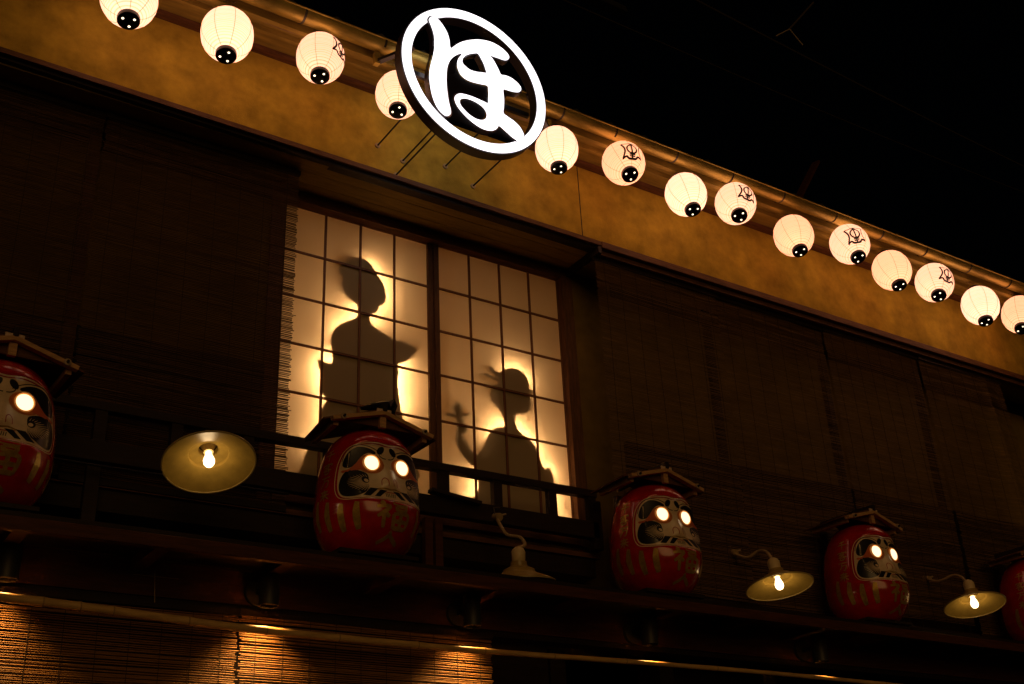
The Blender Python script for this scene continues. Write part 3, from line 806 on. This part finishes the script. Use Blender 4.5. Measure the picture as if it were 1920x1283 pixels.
CH = {  # gold characters as brush strokes in a unit box
 'fuku': [[(.12, .95), (.24, .86)], [(.02, .76), (.38, .80), (.22, .58), (.04, .42)], [(.22, .60), (.22, .05)], [(.26, .55), (.38, .42)],
          [(.48, .93), (.98, .95)], [(.58, .82), (.60, .64)], [(.58, .82), (.90, .84), (.86, .66)], [(.60, .66), (.86, .67)],
          [(.50, .54), (.52, .05)], [(.50, .54), (.98, .57), (.94, .06)], [(.52, .30), (.94, .32)], [(.73, .54), (.73, .08)], [(.52, .07), (.94, .08)]],
 'iri': [[(.46, .95), (.52, .75), (.30, .35), (.02, .05)], [(.48, .72), (.72, .35), (1.0, .05)]],
 'sen': [[(.75, .95), (.2, .80)], [(.02, .55), (.98, .58)], [(.5, .86), (.5, .02)]],
 'kyaku': [[(.5, 1.0), (.5, .88)], [(.08, .70), (.1, .84), (.92, .86), (.88, .72)], [(.4, .78), (.15, .52)], [(.35, .70), (.72, .70), (.3, .38), (.05, .32)], [(.35, .60), (.7, .42), (.97, .34)], [(.3, .28), (.3, .02)], [(.3, .28), (.72, .28), (.72, .02)], [(.3, .04), (.72, .04)]],
 'man': [[(.05, .88), (.95, .90)], [(.42, .88), (.36, .45), (.08, .05)], [(.38, .56), (.82, .58), (.74, .12), (.56, .08)]],
 'rai': [[(.12, .78), (.88, .80)], [(.28, .72), (.36, .58)], [(.72, .74), (.62, .58)], [(.03, .50), (.97, .52)], [(.5, .97), (.5, .02)], [(.48, .48), (.08, .12)], [(.52, .48), (.95, .12)]],
}
def glyph(key, cth, cz, w, h, sw):
    vs, fs = [], []
    mb = MB()
    for st in CH[key]:
        st = list(st)
        q = spline([(cth + (x - .5) * w, cz + (y - .5) * h) for x, y in st], False, 6)
        n = len(q)
        ws = [sw * (.6 + .55 * math.sin(math.pi * min(1, (k + 2) / (n + 3)))) for k in range(n)]
        # widths live in (angle, height) space: convert height to angle units
        q2 = [(a * DR, b) for a, b in q]
        def P(u, v): return DP(u / DR, v)
        mb.add(*ribbon(q2, ws, P, .0016))
    return mb
def build_doll():
    root = empty('daruma_doll', (0, 0, 0))
    mb = MB(); n = 128; zs = []
    k = 0
    z = 0.0
    while z < DH - .02: zs.append(z); z += .0072
    zs += [DH * (1 - .02 * .7 ** j) for j in range(1, 9)]
    vs = [(0, 0, 0)]; fs = []
    for z in zs:
        for q in range(n): vs.append(dsurf((q / n * 2 - 1) * math.pi, z))
    for a in range(len(zs) - 1):
        for q in range(n): fs.append((1 + a * n + q, 1 + a * n + (q + 1) % n, 1 + (a + 1) * n + (q + 1) % n, 1 + (a + 1) * n + q))
    vs.append((0, 0, DH)); T = len(vs) - 1; m = 1 + (len(zs) - 1) * n
    for q in range(n): fs.append((m + q, m + (q + 1) % n, T)); fs.append((0, 1 + (q + 1) % n, 1 + q))
    mb.add(vs, fs).obj('body', M_REDPAINT, root, smooth=True)
    # face
    fo = spline([(-.02, .045), (-.45, .03), (-.82, .03), (-.97, .14), (-1.0, .40), (-.97, .68), (-.86, .87), (-.62, .965), (-.30, .99), (0, .975), (.30, .99), (.62, .965), (.86, .87), (.97, .68), (1.0, .40), (.97, .14), (.82, .03), (.45, .03)], True, 4)
    st = (.05, .04)
    face = MB().add(*drape(fo, FP, .0012, st)).obj('face', M_WHITEPAINT, root, smooth=True)
    ol = spline([(x * .955, .03 + y * .94) for x, y in fo[::4]], True, 5); ol.append(ol[0]); 
    FS = lambda ps, w: ribbon([(x, y) for x, y in ps], w, FP, .0021)
    for s in (1, -1):
        sp = (lambda p: p) if s == 1 else mir
        # short inner brow and its tail
        b = MB(); b.add(*drape(sp(ell(.165, .90, .105, .062, -.5)), FP, .0024, (.04, .03)))
        b.add(*FS(sp(spline([(.10, .90), (.20, .82), (.12, .77), (0.03, .76)], False, 5)), .016))
        b.obj('inner_brow', M_BLACKPAINT, face)
        b = MB(); b.add(*drape(sp(spline([(.30, .86), (.48, .92), (.70, .92), (.86, .80), (.93, .64), (.90, .56), (.80, .54), (.72, .60), (.60, .76), (.46, .83), (.32, .82)], True, 4)), FP, .0022, (.05, .04)))
        b.obj('eyebrow', M_BLACKPAINT, face)
        b = MB(); b.add(*FS(sp(spline([(.14, .83), (.28, .90), (.5, .955), (.74, .945), (.9, .82), (.95, .66)], False, 6)), .014))
        b.obj('brow_line', M_BLACKPAINT, face)
        MB().add(*drape(sp(spline([(.50, .60), (.62, .70), (.80, .52), (.93, .50), (.90, .46), (.70, .50), (.55, .54)], True, 4)), FP, .0024, (.05, .04))).obj('cheek_flash', M_ORANGE, face)
        # cheek whiskers: black crescent with fine pale rays
        b = MB(); b.add(*drape(sp(spline([(.50, .47), (.70, .51), (.88, .45), (.955, .30), (.95, .17), (.88, .08), (.74, .05), (.58, .07), (.46, .14), (.42, .22), (.44, .30), (.44, .40)], True, 4)), FP, .0024, (.03, .025)))
        b.obj('whisker_patch', M_BLACKPAINT, face)
        b = MB()
        for k in range(17):
            a = math.radians(-78 + k * 9.1)
            r0, r1 = .02, .30 + .05 * math.cos(a * 2)
            p = [(.40 + r * math.cos(a) * 1.15, .29 + r * math.sin(a) * .62) for r in [r0 + (r1 - r0) * j / 8 for j in range(9)]]
            b.add(*ribbon(sp(p), [.004, .006, .008, .010, .010, .009, .008, .006, .003], FP, .0036))
        b.obj('whisker_rays', M_WHITEPAINT, face)
        b = MB(); b.add(*drape(sp(ell(.50, .34, .075, .055, .4)), FP, .0050, (.04, .03))); b.obj('whisker_swirl', M_BLACKPAINT, face)
        MB().add(*drape(sp(ell(.485, .325, .045, .028, .3)), FP, .0060, (.04, .03))).obj('swirl_centre', M_WHITEPAINT, face)
        # moustache blocks
        for (x0, y0, w_, h_) in ((.12, .065, .12, .13), (.30, .06, .14, .15)):
            b = MB().add(*drape(sp([(x0, y0), (x0 + w_, y0), (x0 + w_ + .12, y0 + h_ * .4), (x0 + w_, y0 + h_), (x0 + .0, y0 + h_ * .9)] if False else [(x0 + .1, y0), (x0 + w_ + .08, y0), (x0 + w_ - .04, y0 + h_), (x0 - .06, y0 + h_)]), FP, .0022, (.04, .03)))
            b.obj('moustache_block', M_BLACKPAINT, face)
        b = MB()
        for k in range(3): b.add(*FS(sp([(.015 + k * .035, .075), (.03 + k * .035, .14)]), .013))
        b.obj('beard_ticks', M_BLACKPAINT, face)
        # nostril line
        MB().add(*FS(sp(spline([(.05, .27), (.055, .36), (.11, .40), (.165, .36), (.17, .27)], False, 6)), .014)).obj('nostril_line', M_LIP, face)
        # eye: glowing disc in a rim
        p, nm = FP(s * .390, .655)
        nm = (nm + Vector((0, -.35, -.05))).normalized()
        if nm.y > 0: nm = -nm
        R = nm.to_track_quat('Z', 'Y').to_matrix()
        rim = MB().lathe([(.042, -.02), (.0410, .008), (.0390, .012), (.0350, .009), (.0345, -.004)], 28, R, p).obj('eye_rim', M_EYERIM, face, smooth=True)
        MB().lathe([(.0350, .004), (.031, .0130), (.019, .0195), (0.0, .0220)], 28, R, p).obj('eye', M_EYE, rim, smooth=True)
        # the eye's orange glow, laid on the face as a tinted patch
        MB().add(*drape(sp(ell(.39, .64, .30, .17)), FP, .0020, (.04, .03))).obj('eye_glow_patch', M_GLOWTINT, face)
    MB().add(*FS(spline([(-.26, .20), (-.12, .225), (0, .215), (.12, .225), (.26, .20)], False, 6), .022)).obj('upper_lip', M_GOLD, face)
    MB().add(*FS(spline([(-.24, .185), (-.12, .165), (0, .16), (.12, .165), (.24, .185)], False, 6), .014)).obj('lower_lip', M_LIP, face)
    # belly: gold stripes and characters
    zb, zt = .075, ZLO - .02
    for th in (.64, .95, 1.26, 1.58):
        for s in (1, -1):
            pts = [(s * (th + .05 * math.sin((z - zb) / (zt - zb) * 2.2)) * DR, z) for z in [zb + .03 * abs(th - .9) + (zt + .03 * max(0, th - .9) - zb) * k / 14 for k in range(15)]]
            ws = [.031 * (.55 + .6 * math.sin(math.pi * (k + 3) / 18)) for k in range(15)]
            MB().add(*ribbon(pts, ws, lambda u, v: DP(u / DR, v), .0016)).obj('gold_stripe', M_GOLD, root)
    glyph('fuku', 0, .148, .66, .128, .017).obj('gold_character', M_GOLD, root)
    glyph('iri', 0, .055, .56, .055, .016).obj('gold_character', M_GOLD, root)
    for s in (-1, 1):
        for key, z in (('sen', .452), ('kyaku', .385), ('man', .318), ('rai', .255)):
            if s == 1: z += .0
            glyph(key, s * (TH + .30 + (.10 if z > .4 else 0) * 0), z, .27, .056, .0062).obj('gold_character', M_GOLD, root)
    # fine gilt border of the face
    MB().add(*ribbon([(x * TH * DR * 1.045, ZLO + (y - .5) * (ZHI - ZLO) * 1.04 + (ZHI - ZLO) * .5) for x, y in fo + [fo[0]]], .0042, lambda u, v: DP(u / DR, v), .0016)).obj('face_border', M_WHITEPAINT, root)
    return root
M_GLOWTINT = mat('eye_glow_tint', (0.62, 0.20, 0.05), 0.4, var=.35, scale=30)  # colour standing in for the glow round the eyes
def build_roof():
    r = empty('doll_roof', (0, 0, 0))
    w, d, zr = .262, .27, .068
    # z=0 at eave level, front at y=0, +y to the back
    for s in (-1, 1):
        b = MB().bar((0, d / 2, zr + .012), (s * (w + .022), d / 2 + .02, -.010), d + .05, .008, up=(0, 0, 1))
        b.obj('roof_board', M_WOOD, r)
        b = MB().bar((0, -.022, zr - .004), (s * w, -.022, -.012), .02, .034, up=(0, 1, 0))
        b.v = b.v; rb = b.obj('gable_rafter', M_PALE, r, bevel=.002)
        MB().tube([(s * (w - .05), -.033, .002), (s * (w - .05), -.047, .002)], .015, 16).obj('washer', M_BOLT, rb)
        MB().tube([(s * (w - .05), -.047, .002), (s * (w - .05), -.058, .002)], .006, 10).obj('bolt', M_BLACK, rb)
        MB().box((s * (w - .03) - .012, .0, -.032), (s * (w - .03) + .012, d, -.002)).obj('eave_rail', M_PALE, r)
    b = MB().add([(-w + .05, .002, .002), (w - .05, .002, .002), (0, .002, zr - .012), (-w + .05, .012, .002), (w - .05, .012, .002), (0, .012, zr - .012)],
                 [(0, 1, 2), (3, 5, 4), (0, 3, 4, 1), (1, 4, 5, 2), (2, 5, 3, 0)]).obj('gable_panel', M_WOOD, r)
    MB().box((-.016, -.02, -.008), (.016, .0, zr - .02)).obj('king_post', M_PALE, r)
    MB().bar((0, -.045, zr + .022), (0, .40, zr + .022), .04, .022, up=(1, 0, 0)).obj('ridge_cap', M_DARK, r, bevel=.004)
    MB().box((-.04, -.036, zr - .012), (.035, -.030, zr + .013)).obj('flaked_patch', M_BARE, r)
    # rear post that carries the roof on the ledge
    MB().box((-.03, .377, -.645), (.03, .405, zr - .03)).obj('rear_post', M_DARK, r)
    return r
DXS = [.705, 2.382, 4.135, 5.822, 7.60]
DY, DZ = 4.74, 1.512
DLAB = ['red daruma doll cut off by the left edge, one glowing eye showing',
        'largest whole red daruma doll, in front of the lit window, both eyes glowing',
        'red daruma doll just right of the window, turned three-quarter',
        'smaller red daruma doll farther right, seen almost in profile',
        'red daruma doll cut off by the right edge, almost black']
doll = build_doll(); roofo = build_roof()
def stand(x, i):
    s = MB(); s.box((-.17, -.13, 0), (.17, .15, .022)); s.box((-.21, -.16, .023), (.21, .17, .043))
    return s
stand0 = MB().box((-.20, -.155, .016), (.20, .17, .034)).box((-.17, -.14, 0), (-.12, .14, .0155)).box((.12, -.14, 0), (.17, .14, .0155)).obj('doll_stand', M_DARK)
index_kids()
for i, x in enumerate(DXS):
    dd = doll if i == 0 else copy_tree(doll)
    rr = roofo if i == 0 else copy_tree(roofo)
    ss = stand0 if i == 0 else stand0.copy()
    if i: COL.objects.link(ss)
    dd.location = (x, DY, DZ); dd.rotation_euler = (math.radians(2), 0, math.radians((0, 2, -1, 1, 0)[i]))
    tag(dd, DLAB[i], 'daruma doll', 'daruma dolls along the ledge')
    rr.location = (x + .012, 4.615, 2.128 - .003 * i); rr.rotation_euler = (0, math.radians((0, 1.2, .4, .8, 0)[i]), math.radians((2, -2, 1, 3, 0)[i]))
    tag(rr, ['small gabled wooden roof with a flaked pale ridge patch, over the leftmost doll', 'small gabled wooden roof with round bolts over the doll in front of the window',
             'small gabled wooden roof over the doll right of the window', 'small dim wooden roof over the doll seen in profile', 'dark wooden roof over the doll at the right edge'][i], 'roof', 'little roofs over the dolls')
    ss.location = (x, DY + .01, 1.4755)
    tag(ss, ['dark wooden stand under the leftmost doll', 'dark wooden stand under the doll in front of the window', 'dark wooden stand under the doll right of the window',
             'dark wooden stand under the doll seen in profile', 'dark wooden stand under the doll at the right edge'][i], 'stand', 'stands under the dolls')
# ridge ornament: dark beak-like tile over the window doll's roof
orn = MB().tube([(-.12, 0, 0), (-.05, 0, .022), (.02, 0, .040), (.055, 0, .075)], [.008, .022, .026, .006], 10).tube([(.04, 0, .01), (.06, 0, .05), (.058, 0, .085)], [.022, .016, .004], 8).obj('ridge_tile', M_BLACKPL)
orn.location = (2.43, 4.66, 2.225); tag(orn, 'dark curled ridge ornament on top of the little roof before the window', 'ornament')

# ================================================================== ENAMEL LAMPS
def enamel(px, C, dirn, label, lit, arm_pts, diam=.39):
    """shade centre C (rim plane), dirn = the way the open side faces"""
    root = empty('enamel_lamp', C, label=label, cat='lamp', group='enamel lamps on goosenecks along the balcony')
    R = dirn.to_track_quat('Z', 'Y').to_matrix(); a = diam / 2
    prof = [(a, .0), (a * .985, -.006), (a * .80, -.022), (a * .52, -.040), (a * .46, -.048), (a * .44, -.060), (a * .30, -.072), (a * .24, -.078), (a * .225, -.100), (a * .205, -.100), (a * .22, -.075),
            (a * .29, -.069), (a * .425, -.057), (a * .44, -.045), (a * .51, -.036), (a * .79, -.018), (a * .975, -.002)]
    MB().lathe(prof, 56, R, closed=True).obj('shade', M_ENAMEL, root, smooth=True)
    MB().lathe([(a + .003, -.003), (a + .003, .003), (a - .003, .003), (a - .003, -.003)], 56, R, closed=True).obj('shade_rim', M_ENAMELRIM, root, smooth=True)
    sk = MB().lathe([(.021, -.060), (.024, -.085), (.034, -.100), (.036, -.150), (.028, -.165), (.014, -.175)], 24, R).obj('socket', M_PORC, root, smooth=True)
    bl = MB().lathe([(.012, -.062), (.014, -.045), (.019, -.032), (.0245, -.014), (.0235, .001), (.016, .014), (.0, .021)], 24, R).obj('bulb', M_BULB if lit else M_PORC, root, smooth=True)
    if lit:
        l = bpy.data.lights.new('lamp_light', 'POINT'); l.energy = lit; l.color = (1, .62, .24); l.shadow_soft_size = .03
        lo = bpy.data.objects.new('lamp_light', l); COL.objects.link(lo); lo.parent = root; lo.location = dirn * .034
    top = C - dirn * .17
    pts = spline([tuple(top - C)] + [tuple(Vector(p) - C) for p in arm_pts], False, 8)
    MB().tube(pts, .0095, 12).obj('gooseneck_arm', M_PIPE, root, smooth=True)
    e = Vector(arm_pts[-1]) - C
    cl = MB().tube([e + Vector((0, .01, 0)), e + Vector((0, -.035, -.012))], .022, 14).obj('clamp', M_PIPE, root, smooth=True)
    MB().tube([e + Vector((0, -.02, .0)), e + Vector((.045, -.03, .012))], .005, 8).obj('wing_screw', M_BOLT, cl)
    MB().tube([e + Vector((-.012, -.01, .0)), e + Vector((-.02, -.01, .045)), e + Vector((.02, -.01, .05))], .004, 8).obj('hook', M_RUBBER, cl)
    return root
M_ENAMELRIM = mat('enamel_rim', (0.45, 0.34, 0.13), 0.3)
def facing(C, ang_img, aspect, away=False):
    """direction of the shade's opening: ang_img = image direction (deg, clockwise from down) it leans to"""
    v = -C.normalized()
    a = math.radians(ang_img); down = (-CU * math.cos(a) + CR * math.sin(a)); down = (down - v * down.dot(v)).normalized()
    c = aspect; s = math.sqrt(1 - c * c)
    return (v * (-c if away else c) + down * s).normalized()
C1 = at(392, 868, 4.58)
enamel(0, C1, facing(C1, 3, .665), 'large round enamel lamp shade at the left with its lit bulb facing the viewer', .26,
       [(C1.x - .01, 4.80, C1.z + .20), (C1.x, 4.92, C1.z + .16), (C1.x, 5.01, 1.94)])
C2 = at(974, 1091, 4.78)
enamel(1, C2, Vector((.06, .10, -1)).normalized(), 'pale gooseneck lamp below the window with its shade turned down behind the ledge', 0,
       [tuple(at(984, 1022, 4.77)), tuple(at(975, 1008, 4.80)), tuple(at(951, 1003, 4.88)), tuple(at(938, 985, 4.94)), tuple(at(930, 969, 5.01))], diam=.36)
C3 = at(1462, 1100, 4.61)
enamel(2, C3, facing(C3, 15, .36), 'enamel lamp with lit bulb hanging between the two dolls right of the window', .24,
       [tuple(at(1449, 1052, 4.66)), tuple(at(1438, 1036, 4.72)), tuple(at(1422, 1034, 4.80)), tuple(at(1400, 1046, 4.88)), tuple(at(1372, 1036, 5.01))], diam=.385)
C4 = at(1828, 1135, 4.58)
enamel(3, C4, facing(C4, 17, .38), 'enamel lamp with lit bulb at the far right beside the last doll', .22,
       [tuple(at(1814, 1095, 4.63)), tuple(at(1802, 1082, 4.70)), tuple(at(1785, 1080, 4.78)), tuple(at(1760, 1090, 4.88)), tuple(at(1735, 1085, 5.01))], diam=.385)

# ================================================================== SPOT CANS UNDER THE LEDGE
for (x, lab, e) in ((-.15, None, 0), (.86, 'dark spotlight can under the ledge at the left edge of the picture', 10), (1.945, 'dark spotlight can under the ledge above the gap between the golden blinds', 19),
               (2.99, 'dark spotlight can under the ledge, second from the left blind gap', 14), (4.095, 'dark spotlight can under the ledge below the doll right of the window', 15),
               (5.39, 'dark spotlight can under the ledge below the doll seen in profile', 9)):
    if not lab: continue
    Yc = 4.80
    root = empty('spotlight', (x, Yc, 1.42), label=lab, cat='spotlight', group='spotlight cans under the ledge')
    can = MB().lathe([(.040, -.185), (.043, -.185), (.043, -.004), (.036, .004), (.0, .004)], 28)
    can.v = [v for v in can.v]
    MB().lathe([(.038, -.12), (.038, -.152), (.044, -.152), (.044, 0), (.040, .006), (.0, .006)], 28).obj('can', M_CAN, root, smooth=True)
    MB().lathe([(.0, -.110), (.037, -.110)], 24).obj('lens', M_BLACK, root)
    MB().tube([(0, .145, -.06), (0, .125, -.06)], .062, 24).obj('wall_plate', M_CAN, root, smooth=True)
    MB().bar((0, .126, -.06), (0, .035, -.06), .022, .022).obj('bracket', M_BLACK, root)
    MB().tube([(.0, .126, -.06), (.0, .118, -.06)], .006, 8).obj('screw', M_BOLT, root)
    l = bpy.data.lights.new('spot', 'SPOT'); l.energy = e; l.color = (1, .50, .13); l.spot_size = math.radians(106); l.spot_blend = 1.0; l.shadow_soft_size = .03
    lo = bpy.data.objects.new('spot', l); COL.objects.link(lo); lo.parent = root; lo.location = (0, 0.015, -.158)
    lo.rotation_euler = (math.radians(12), 0, 0)

# ================================================================== BAMBOO POLE
pole = empty('bamboo_pole', (.5, 4.785, 1.17), label='long bamboo pole slung across the golden blinds under the ledge', cat='pole')
ctrl = [(-.8, 1.215), (.86, 1.196), (1.9, 1.159), (3.05, 1.154), (4.02, 1.166), (5.2, 1.172), (7.0, 1.16)]
cp = spline(ctrl, False, 24)
xs = [p[0] for p in cp]
def pz(x):
    for a, b in zip(cp[:-1], cp[1:]):
        if a[0] <= x <= b[0]: return a[1] + (b[1] - a[1]) * (x - a[0]) / (b[0] - a[0])
    return 1.17
nodes = [-.8, -.5, -.15, .2, .52]
for px_, py_ in ((78, 1132), (148, 1140), (210, 1147), (351, 1167), (496, 1187), (632, 1200), (780, 1214), (905, 1227), (1035, 1236), (1170, 1244), (1340, 1256), (1520, 1268)):
    nodes.append(at(px_, py_, 4.80).x)
nodes += [5.9, 6.5, 7.0]
R0 = .0205
for i, (a, b) in enumerate(zip(nodes[:-1], nodes[1:])):
    r = R0 * (1 - .035 * i / 1.6)
    if i > 10: r *= .9
    pts = []; rs = []
    for k in range(9):
        u = k / 8; x = a + (b - a) * u
        pts.append((x - .5, 0, pz(x) - 1.17)); rs.append(r * (1 + .10 * (abs(2 * u - 1) ** 6)))
    MB().tube(pts, rs, 16).obj('culm_section', M_BAMBOO, pole, smooth=True)
    MB().tube([(b - .5 - .003, 0, pz(b) - 1.17), (b - .5 + .003, 0, pz(b) - 1.17)], r * 1.13, 16).obj('node_ring', M_NODE, pole)

# ================================================================== DARK WIRES AND BEAMS OVERHEAD
def cable(p, q, r, sag, lab, Yp=3.2, Yq=7.0):
    a = at(*p, Yp); b = at(*q, Yq); o = a.copy()
    pts = [a.lerp(b, t / 16) - o + Vector((0, 0, -4 * sag * (t / 16) * (1 - t / 16))) for t in range(17)]
    c = MB().tube(pts, r, 6).obj('overhead_cable', M_RUBBER); c.location = o
    tag(c, lab, 'cable', 'dark cables crossing the night sky')
cable((1190, -60), (2000, 350), .012, .06, 'upper dark cable crossing the sky to the right corner', 5.6, 9.0)
cable((1010, -20), (2000, 390), .006, .08, 'lower thin dark cable crossing the black sky', 5.4, 9.2)
pb = at(1480, 55, 6.6)
br = empty('cable_insulator', pb, label='dim metal bracket and insulator hanging on the upper cable', cat='insulator')
a = at(1525, 5, 6.6) - pb; b = at(1455, 68, 6.6) - pb; c = at(1505, 85, 6.6) - pb
MB().tube([a, Vector((0, 0, 0))], .012, 8).obj('strain_rod', M_RUBBER, br)
MB().tube([b, Vector((0, 0, 0)), c], .008, 8).obj('bracket', M_BOLT, br)
pf = at(1120, 12, 5.0)
fb = empty('strip_light', pf, label='dark unlit strip light hanging at the top edge of the picture', cat='light fitting')
MB().bar(at(1060, -25, 4.7) - pf, at(1165, 22, 5.2) - pf, .10, .05).obj('housing', M_CAN, fb, bevel=.01)
ps = at(1512, 345, 6.9)
st = MB().bar(at(1490, 385, 6.8) - ps, at(1530, 305, 7.0) - ps, .09, .03).obj('roof_strut', M_RED); st.location = ps
tag(st, 'dark reddish strut slanting up behind the gutter', 'strut')

# lift everything so that the street lies at z = 0
for o in COL.objects:
    if o.parent is None and o is not camo: o.location.z += EYE
